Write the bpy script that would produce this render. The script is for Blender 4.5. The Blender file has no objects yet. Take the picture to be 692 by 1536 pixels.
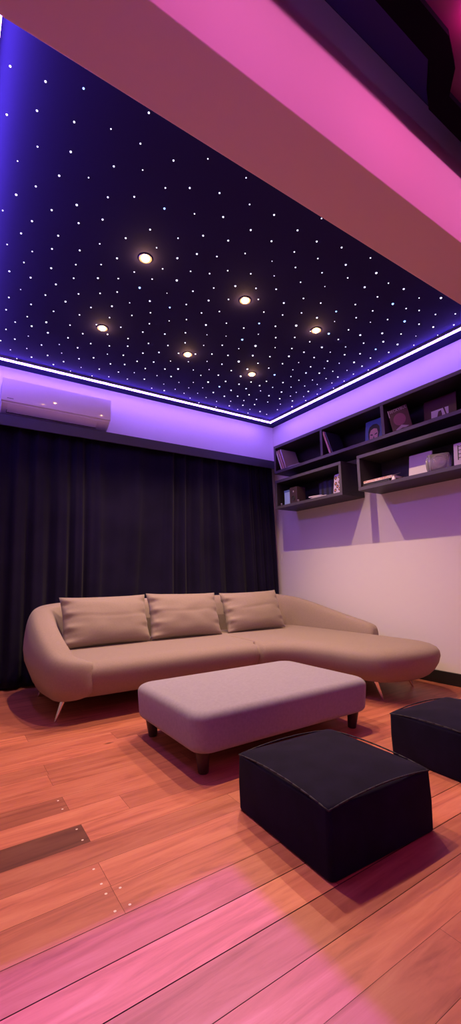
import bpy, bmesh, math, random
from mathutils import Vector, Matrix, noise
sc = bpy.context.scene
COL = sc.collection
PI = math.pi

# ------------------------------------------------------------------ materials
def mat(name, col, rough=.6, metal=0., emit=None, estr=0., bump=0., bscale=200., sheen=0., coat=0.,
        var=0., vscale=6., spec=.5, trans=0., sample=True):
    m = bpy.data.materials.new(name); m.use_nodes = True
    nt = m.node_tree; b = nt.nodes['Principled BSDF']
    b.inputs['Base Color'].default_value = (*col, 1); b.inputs['Roughness'].default_value = rough
    b.inputs['Metallic'].default_value = metal; b.inputs['Specular IOR Level'].default_value = spec
    b.inputs['Sheen Weight'].default_value = sheen; b.inputs['Coat Weight'].default_value = coat
    b.inputs['Transmission Weight'].default_value = trans
    if emit:
        b.inputs['Emission Color'].default_value = (*emit, 1); b.inputs['Emission Strength'].default_value = estr
    tc = None
    def coords():
        nonlocal tc
        if tc is None: tc = nt.nodes.new('ShaderNodeTexCoord')
        return tc.outputs['Object']
    if var:
        n = nt.nodes.new('ShaderNodeTexNoise'); n.inputs['Scale'].default_value = vscale; n.inputs['Detail'].default_value = 5
        nt.links.new(coords(), n.inputs['Vector'])
        r = nt.nodes.new('ShaderNodeValToRGB')
        r.color_ramp.elements[0].position = .3; r.color_ramp.elements[1].position = .7
        r.color_ramp.elements[0].color = (*[c*(1-var) for c in col], 1)
        r.color_ramp.elements[1].color = (*[min(1, c*(1+var)) for c in col], 1)
        nt.links.new(n.outputs['Fac'], r.inputs['Fac']); nt.links.new(r.outputs['Color'], b.inputs['Base Color'])
    if bump:
        n = nt.nodes.new('ShaderNodeTexNoise'); n.inputs['Scale'].default_value = bscale; n.inputs['Detail'].default_value = 3
        nt.links.new(coords(), n.inputs['Vector'])
        bp = nt.nodes.new('ShaderNodeBump'); bp.inputs['Strength'].default_value = bump; bp.inputs['Distance'].default_value = .002
        nt.links.new(n.outputs['Fac'], bp.inputs['Height']); nt.links.new(bp.outputs['Normal'], b.inputs['Normal'])
    if not sample: m.cycles.emission_sampling = 'NONE'
    return m

VIOLET = (.31, .145, 1.0)
M = {}
M['wall'] = mat('painted_wall', (.70, .66, .70), .8, bump=.08, bscale=350)
M['wall_grey'] = mat('painted_wall_grey', (.33, .29, .36), .85, bump=.08, bscale=350)  # unseen walls set darker to cut the warm bounce
M['beam'] = mat('painted_beam', (.80, .57, .47), .85, bump=.06, bscale=350)
M['black_ceiling'] = mat('black_star_fabric', (.020, .018, .075), .9, spec=.12, bump=.1, bscale=500)
M['dark_panel'] = mat('dark_ceiling_panel', (.03, .02, .05), .7, spec=.2)
M['black_lip'] = mat('black_lip', (.004, .003, .005), .9, spec=.02)
M['navy_paint'] = mat('navy_paint', (.05, .05, .20), .8)
M['maroon_panel'] = mat('maroon_panel', (.10, .015, .05), .6)
M['baseboard'] = mat('black_baseboard', (.012, .010, .012), .5)
M['led'] = mat('violet_led', (.9, .9, .9), .5, emit=VIOLET, estr=60.)
M['channel'] = mat('led_channel', (.05, .045, .06), .45)
M['pink_led'] = mat('pink_led', (.9, .9, .9), .5, emit=(1, .11, .50), estr=17.)
M['star'] = mat('star_white', (.5, .5, .5), .4, emit=(.72, .72, 1.), estr=2.6, sample=False)
M['star_blue'] = mat('star_blue', (.5, .5, .5), .4, emit=(.22, .45, 1.), estr=3.2, sample=False)
M['lamp'] = mat('warm_lamp', (.9, .9, .9), .4, emit=(1., .62, .27), estr=22.)
M['lamp_ring'] = mat('lamp_ring', (.25, .22, .2), .35, metal=.6)
M['curtain'] = mat('curtain_velvet', (.0085, .0065, .0220), .9, sheen=.04, spec=.04, bump=.3, bscale=400, var=.25, vscale=3)
M['pelmet'] = mat('pelmet_black', (.035, .035, .06), .55)
M['ac'] = mat('ac_plastic', (.72, .66, .70), .05, spec=.6)
M['ac_matt'] = mat('ac_plastic_matt', (.62, .56, .58), .4)
M['dark_gap'] = mat('dark_gap', (.02, .018, .02), .7)
M['shelf'] = mat('charcoal_laminate', (.020, .017, .023), .5, var=.15, vscale=30)
M['shelf_edge'] = mat('charcoal_edge', (.075, .066, .085), .45)
M['sofa'] = mat('sofa_fabric', (.29, .222, .188), .85, sheen=.15, spec=.2, bump=.35, bscale=600, var=.06, vscale=90)
M['pillow'] = mat('pillow_fabric', (.265, .207, .172), .75, sheen=.15, spec=.3, bump=.25, bscale=600, var=.05, vscale=90)
M['ottoman'] = mat('ottoman_fabric', (.315, .285, .33), .85, sheen=.2, spec=.2, bump=.4, bscale=600, var=.07, vscale=60)
M['pouf'] = mat('pouf_suede', (.0075, .0055, .0190), .85, sheen=.04, spec=.08, bump=.3, bscale=400, var=.3, vscale=9)
M['pouf_seam'] = mat('pouf_seam', (.014, .012, .022), .7)
M['chrome'] = mat('chrome', (.8, .76, .76), .18, metal=1.)
M['dark_wood'] = mat('dark_wood', (.055, .026, .018), .4, var=.3, vscale=20)
M['white_paper'] = mat('white_paper', (.72, .68, .72), .6)
M['cream_paper'] = mat('cream_paper', (.7, .5, .5), .6)
M['lilac_cover'] = mat('lilac_cover', (.5, .42, .6), .5)
M['pink_cover'] = mat('pink_cover', (.55, .3, .38), .5)
M['plum_cover'] = mat('plum_cover', (.22, .05, .12), .4)
M['maroon_cover'] = mat('maroon_cover', (.07, .012, .03), .4)
M['black_cover'] = mat('black_cover', (.02, .018, .025), .4)
M['navy_cover'] = mat('navy_cover', (.03, .03, .09), .45)
M['blue_cover'] = mat('blue_cover', (.09, .16, .42), .4)
M['blue_pale'] = mat('pale_blue', (.28, .42, .75), .4)
M['skin_print'] = mat('printed_skin', (.65, .36, .36), .45)
M['hair_print'] = mat('printed_dark', (.02, .015, .025), .45)
M['grey_print'] = mat('printed_grey', (.42, .36, .4), .5)
M['orange_print'] = mat('printed_orange', (.7, .25, .12), .5)
M['brown_box'] = mat('brown_box', (.05, .03, .035), .45)
M['wood_filler'] = mat('wood_filler', (.85, .72, .62), .5)
M['floor_gap'] = mat('floor_gap', (.07, .018, .01), .7)
M['steel'] = mat('brushed_steel', (.6, .58, .6), .3, metal=1.)
M['switch'] = mat('switch_plastic', (.7, .68, .7), .4)

def glass_material():
    m = bpy.data.materials.new('clear_glass'); m.use_nodes = True
    nt = m.node_tree; b = nt.nodes['Principled BSDF']
    b.inputs['Base Color'].default_value = (.93, .93, 1, 1); b.inputs['Roughness'].default_value = .02
    b.inputs['Transmission Weight'].default_value = .82; b.inputs['IOR'].default_value = 1.5
    b.inputs['Coat Weight'].default_value = .5
    return m
M['glass'] = glass_material()

def floor_material():
    m = bpy.data.materials.new('hardwood_planks'); m.use_nodes = True
    nt = m.node_tree; b = nt.nodes['Principled BSDF']; L = nt.links
    at = nt.nodes.new('ShaderNodeAttribute'); at.attribute_name = 'plank'
    sep = nt.nodes.new('ShaderNodeSeparateColor'); L.new(at.outputs['Color'], sep.inputs['Color'])
    tc = nt.nodes.new('ShaderNodeTexCoord')
    off = nt.nodes.new('ShaderNodeVectorMath'); off.operation = 'MULTIPLY_ADD'
    L.new(tc.outputs['Object'], off.inputs[0]); off.inputs[1].default_value = (1.1, 11, 1)
    cmb = nt.nodes.new('ShaderNodeCombineXYZ')
    mul = nt.nodes.new('ShaderNodeMath'); mul.operation = 'MULTIPLY'; mul.inputs[1].default_value = 37.
    L.new(sep.outputs['Green'], mul.inputs[0]); L.new(mul.outputs[0], cmb.inputs[0]); L.new(mul.outputs[0], cmb.inputs[2])
    L.new(cmb.outputs[0], off.inputs[2])
    n = nt.nodes.new('ShaderNodeTexNoise'); n.inputs['Scale'].default_value = 2.2; n.inputs['Detail'].default_value = 7
    n.inputs['Roughness'].default_value = .62; n.inputs['Distortion'].default_value = .7
    L.new(off.outputs[0], n.inputs['Vector'])
    r = nt.nodes.new('ShaderNodeValToRGB'); e = r.color_ramp.elements
    e[0].position = .28; e[0].color = (.42, .112, .072, 1)
    e[1].position = .72; e[1].color = (.76, .285, .17, 1)
    k = e.new(.5); k.color = (.64, .20, .12, 1)
    L.new(n.outputs['Fac'], r.inputs['Fac'])
    mx = nt.nodes.new('ShaderNodeMix'); mx.data_type = 'RGBA'; mx.blend_type = 'MULTIPLY'; mx.inputs['Factor'].default_value = 1
    L.new(r.outputs['Color'], mx.inputs[6])
    sc2 = nt.nodes.new('ShaderNodeCombineColor')
    for i in ('Red', 'Green', 'Blue'): L.new(sep.outputs['Red'], sc2.inputs[i])
    L.new(sc2.outputs[0], mx.inputs[7])
    # knots
    vo = nt.nodes.new('ShaderNodeTexVoronoi'); vo.inputs['Scale'].default_value = 1.5
    sc3 = nt.nodes.new('ShaderNodeVectorMath'); sc3.operation = 'MULTIPLY'; sc3.inputs[1].default_value = (1.1, 2.6, 1)
    L.new(tc.outputs['Object'], sc3.inputs[0]); L.new(sc3.outputs[0], vo.inputs['Vector'])
    rk = nt.nodes.new('ShaderNodeValToRGB'); rk.color_ramp.elements[0].position = .015; rk.color_ramp.elements[1].position = .06
    rk.color_ramp.elements[0].color = (.3, .3, .3, 1)
    L.new(vo.outputs['Distance'], rk.inputs['Fac'])
    mk = nt.nodes.new('ShaderNodeMix'); mk.data_type = 'RGBA'; mk.blend_type = 'MULTIPLY'; mk.inputs['Factor'].default_value = 1
    L.new(mx.outputs[2], mk.inputs[6]); L.new(rk.outputs['Color'], mk.inputs[7])
    L.new(mk.outputs[2], b.inputs['Base Color'])
    b.inputs['Roughness'].default_value = .42; b.inputs['Specular IOR Level'].default_value = .4
    bp = nt.nodes.new('ShaderNodeBump'); bp.inputs['Strength'].default_value = .12; bp.inputs['Distance'].default_value = .004
    L.new(n.outputs['Fac'], bp.inputs['Height']); L.new(bp.outputs['Normal'], b.inputs['Normal'])
    return m
M['floor'] = floor_material()

# ------------------------------------------------------------------ helpers
def link(name, me, parent=None):
    o = bpy.data.objects.new(name, me); COL.objects.link(o)
    if parent: o.parent = parent
    return o
def obj(name, bm, m, parent=None, smooth=None, loc=None, rot=None):
    me = bpy.data.meshes.new(name); bm.normal_update(); bm.to_mesh(me); bm.free()
    for k in (m if isinstance(m, (list, tuple)) else [m]): me.materials.append(M[k])
    if smooth is not None:
        me.shade_smooth()
        if smooth < 180: me.set_sharp_from_angle(angle=math.radians(smooth))
    o = link(name, me, parent)
    if loc: o.location = loc
    if rot: o.rotation_euler = rot
    return o
def tag(o, label, cat, group=None):
    o['label'] = label; o['category'] = cat
    if group: o['group'] = group
    return o
def empty(name, loc, label, cat, group=None, rot=None):
    o = bpy.data.objects.new(name, None); COL.objects.link(o); o.location = loc
    o.empty_display_size = .05
    if rot: o.rotation_euler = rot
    return tag(o, label, cat, group)
def structure(o): o['kind'] = 'structure'; return o
def stuff(o): o['kind'] = 'stuff'; return o
def box(bm, x0, x1, y0, y1, z0, z1, bev=0., seg=2, mi=0):
    r = bmesh.ops.create_cube(bm, size=1.)
    vs = r['verts']
    for v in vs:
        v.co = Vector(((x0+x1)/2 + v.co.x*(x1-x0), (y0+y1)/2 + v.co.y*(y1-y0), (z0+z1)/2 + v.co.z*(z1-z0)))
    fs = list({f for v in vs for f in v.link_faces})
    for f in fs: f.material_index = mi
    if bev:
        es = list({e for v in vs for e in v.link_edges})
        bmesh.ops.bevel(bm, geom=es, offset=bev, segments=seg, profile=.5, affect='EDGES')
    return bm
def nbox(*a, **k): return box(bmesh.new(), *a, **k)
def prism_x(bm, prof, x0, x1, mi=0):
    a = [bm.verts.new((x0, y, z)) for y, z in prof]; b = [bm.verts.new((x1, y, z)) for y, z in prof]
    n = len(prof)
    fs = [bm.faces.new((a[i], a[(i+1) % n], b[(i+1) % n], b[i])) for i in range(n)]
    fs += [bm.faces.new(a[::-1]), bm.faces.new(b)]
    for f in fs: f.material_index = mi
    bmesh.ops.recalc_face_normals(bm, faces=bm.faces)
    return bm
def lathe(bm, prof, n=24, mi=0, c=(0, 0, 0)):
    rings = []
    for r, z in prof:
        rings.append([bm.verts.new((c[0]+r*math.cos(2*PI*k/n), c[1]+r*math.sin(2*PI*k/n), c[2]+z)) for k in range(n)])
    for a, b in zip(rings, rings[1:]):
        for k in range(n): bm.faces.new((a[k], a[(k+1) % n], b[(k+1) % n], b[k])).material_index = mi
    bm.faces.new(rings[0][::-1]).material_index = mi; bm.faces.new(rings[-1]).material_index = mi
    bmesh.ops.recalc_face_normals(bm, faces=bm.faces)
    return bm
def rod(bm, p0, p1, r0, r1, n=16, mids=()):
    p0 = Vector(p0); p1 = Vector(p1); d = (p1-p0); q = d.to_track_quat('Z', 'Y')
    st = [(0, r0)] + list(mids) + [(1, r1)]
    rings = [[bm.verts.new(p0 + d*t + q @ Vector((r*math.cos(2*PI*k/n), r*math.sin(2*PI*k/n), 0))) for k in range(n)] for t, r in st]
    for a, b in zip(rings, rings[1:]):
        for k in range(n): bm.faces.new((a[k], a[(k+1) % n], b[(k+1) % n], b[k]))
    bm.faces.new(rings[0][::-1]); bm.faces.new(rings[-1])
    bmesh.ops.recalc_face_normals(bm, faces=bm.faces)
    return bm
def catmull(pts, per, closed=True):
    out = []; n = len(pts)
    rng = range(n) if closed else range(n-1)
    for i in rng:
        g = lambda j: pts[j % n] if closed else pts[max(0, min(n-1, j))]
        p0, p1, p2, p3 = g(i-1), g(i), g(i+1), g(i+2)
        for k in range(per):
            t = k/per
            out.append(tuple(.5*((2*b) + (-a+c)*t + (2*a-5*b+4*c-d)*t*t + (-a+3*b-3*c+d)*t**3) for a, b, c, d in zip(p0, p1, p2, p3)))
    if not closed: out.append(tuple(pts[-1]))
    return out
def loft_outline(out, levels, crown=.0):
    """closed plan outline lofted through (z, inset) levels; the outline runs counter-clockwise"""
    n = len(out); bm = bmesh.new()
    N = []
    for i in range(n):
        a = Vector(out[i-1]); c = Vector(out[(i+1) % n]); t = (c-a).normalized(); N.append(Vector((-t.y, t.x)))
    for _ in range(2): N = [(N[i-1]+N[i]*2+N[(i+1) % n]).normalized() for i in range(n)]
    rings = []
    for z, ins in levels:
        P = [Vector(out[i]) + N[i]*ins for i in range(n)]
        for _ in range(int((ins/.012)**2*.5)): P = [(P[i-1]+P[i]*2+P[(i+1) % n])/4 for i in range(n)]
        rings.append([bm.verts.new((p.x, p.y, z)) for p in P])
    for a, b in zip(rings, rings[1:]):
        for k in range(n): bm.faces.new((a[k], a[(k+1) % n], b[(k+1) % n], b[k]))
    for rg, up in ((rings[0], False), (rings[-1], True)):
        f = bm.faces.new(rg if up else rg[::-1])
        bmesh.ops.triangulate(bm, faces=[f])
    bmesh.ops.recalc_face_normals(bm, faces=bm.faces)
    return bm
def text_mesh(name, body, size, m, parent, mtx, extrude=.0006):
    c = bpy.data.curves.new(name, 'FONT'); c.body = body; c.size = size; c.extrude = extrude; c.align_x = 'CENTER'; c.align_y = 'CENTER'
    t = bpy.data.objects.new('tmp_text', c); COL.objects.link(t)
    dg = bpy.context.evaluated_depsgraph_get(); me = bpy.data.meshes.new_from_object(t.evaluated_get(dg))
    bpy.data.objects.remove(t); bpy.data.curves.remove(c)
    me.transform(mtx); me.materials.clear(); me.materials.append(M[m]); me.name = name
    return link(name, me, parent)

# ------------------------------------------------------------------ dimensions
H = 3.0; XL = -3.83; YF = -6.6; HF = 3.6
BZ = 2.80; BY0 = -3.05; BY1 = -3.357

# floor: planks along x
rnd = random.Random(7)
bm = bmesh.new(); PW = .1333; cl = bm.loops.layers.color.new('plank')
rows = int((0.0 - YF)/PW) + 2
y_edge = -2.568
k0 = math.ceil((0.02 - y_edge)/PW)
r = -k0
marks = []
for i in range(-k0, rows):
    ya = y_edge - i*PW; yb = ya - PW
    if yb < YF - PW: break
    # joints
    base = [-3.172] if i in (0, 2, 3, -2, -5) else []
    xs = [XL]
    x = XL + rnd.uniform(.15, 1.5)
    if base: xs.append(base[0] + rnd.uniform(-.012, .012)); x = xs[-1] + rnd.uniform(1.6, 3.0)
    while x < -.3: xs.append(x); x += rnd.uniform(1.6, 3.4)
    xs.append(0.)
    for j in range(len(xs)-1):
        tone = rnd.uniform(.92, 1.08); seed = rnd.random()
        if i == 0 and j == 0: tone = .6
        if i == 5: tone = 1.1
        if i in (-2,) and j == 0: tone = .85
        g = .0005; gy = .0016 if i in (4, 5, 6) else .0005
        vs = [bm.verts.new(p) for p in ((xs[j]+g, yb+gy, 0), (xs[j+1]-g, yb+gy, 0), (xs[j+1]-g, ya-gy, 0), (xs[j]+g, ya-gy, 0))]
        f = bm.faces.new(vs); f.material_index = 0
        for lp in f.loops: lp[cl] = (tone*.9, seed, 0, 1)
        if i in (0, 2, 3, -2) and j == 0: marks += [(xs[j+1 if j == 0 else j]-.022, ya), (xs[j+1 if j == 0 else j]+.022, ya)] if i == 3 else [(xs[1]-.022, ya)]
for mx_, ya in marks:
    if mx_ > -.2: continue
    for dy in (.025, .108):
        a = .0045
        vs = [bm.verts.new((mx_+a*math.cos(2*PI*q/8), ya-dy+a*math.sin(2*PI*q/8), .0006)) for q in range(8)]
        bm.faces.new(vs).material_index = 1
vs = [bm.verts.new(p) for p in ((XL-.1, YF-.1, -.004), (.1, YF-.1, -.004), (.1, .1, -.004), (XL-.1, .1, -.004))]
bm.faces.new(vs).material_index = 2
structure(obj('floor', bm, ['floor', 'wood_filler', 'floor_gap']))

T = .12
structure(obj('wall_back', nbox(XL-T, T, 0, T, -.02, HF), 'wall'))
structure(obj('wall_right', nbox(0, T, YF-T, 0, -.02, HF), 'wall'))
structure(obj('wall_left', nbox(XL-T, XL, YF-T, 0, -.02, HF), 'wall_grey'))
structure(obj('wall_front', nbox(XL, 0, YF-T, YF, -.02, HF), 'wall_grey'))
structure(obj('ceiling', nbox(XL, 0, BY0, 0, H+.03, HF), 'dark_panel'))
structure(obj('ceiling_front', nbox(XL, 0, YF, BY1, HF-.02, HF+.1), 'navy_paint'))
structure(obj('beam', nbox(XL, 0, BY1, BY0, BZ, HF-.02, bev=.004), 'beam'))
# dropped dark ceiling panel on the camera side of the beam, with a stepped edge
bm = bmesh.new()
pl = [(XL, -3.60), (-2.00, -3.60), (-1.93, -3.57), (-1.80, -3.48), (0., -3.48), (0., YF), (XL, YF)]
a = [bm.verts.new((x, y, 3.30)) for x, y in pl]; b = [bm.verts.new((x, y, 3.38)) for x, y in pl]
n = len(pl)
for i in range(n): bm.faces.new((a[i], a[(i+1) % n], b[(i+1) % n], b[i]))
bm.faces.new(a[::-1]); bm.faces.new(b); bmesh.ops.recalc_face_normals(bm, faces=bm.faces)
structure(obj('trim_4', bm, 'maroon_panel'))
pl2 = pl[:5] + [(0., -3.57), (-1.77, -3.57), (-1.86, -3.65), (-2.00, -3.70), (XL, -3.70)]
bm = bmesh.new(); n = len(pl2)
a = [bm.verts.new((x, y + .004, 3.262)) for x, y in pl2]; b = [bm.verts.new((x, y + .004, 3.384)) for x, y in pl2]
for i in range(n): bm.faces.new((a[i], a[(i+1) % n], b[(i+1) % n], b[i]))
bm.faces.new(a[::-1]); bm.faces.new(b); bmesh.ops.recalc_face_normals(bm, faces=bm.faces)
structure(obj('trim_5', bm, 'black_lip'))
structure(obj('baseboard_right', nbox(-.016, 0, YF, 0, 0, .106, bev=.003), 'baseboard'))
structure(obj('baseboard_left', nbox(XL, XL+.016, YF, 0, 0, .106, bev=.003), 'baseboard'))
structure(obj('baseboard_back', nbox(XL+.016, -.016, -.016, 0, 0, .106, bev=.003), 'baseboard'))
structure(obj('baseboard_front', nbox(XL+.016, -.016, YF, YF+.016, 0, .106, bev=.003), 'baseboard'))

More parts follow.
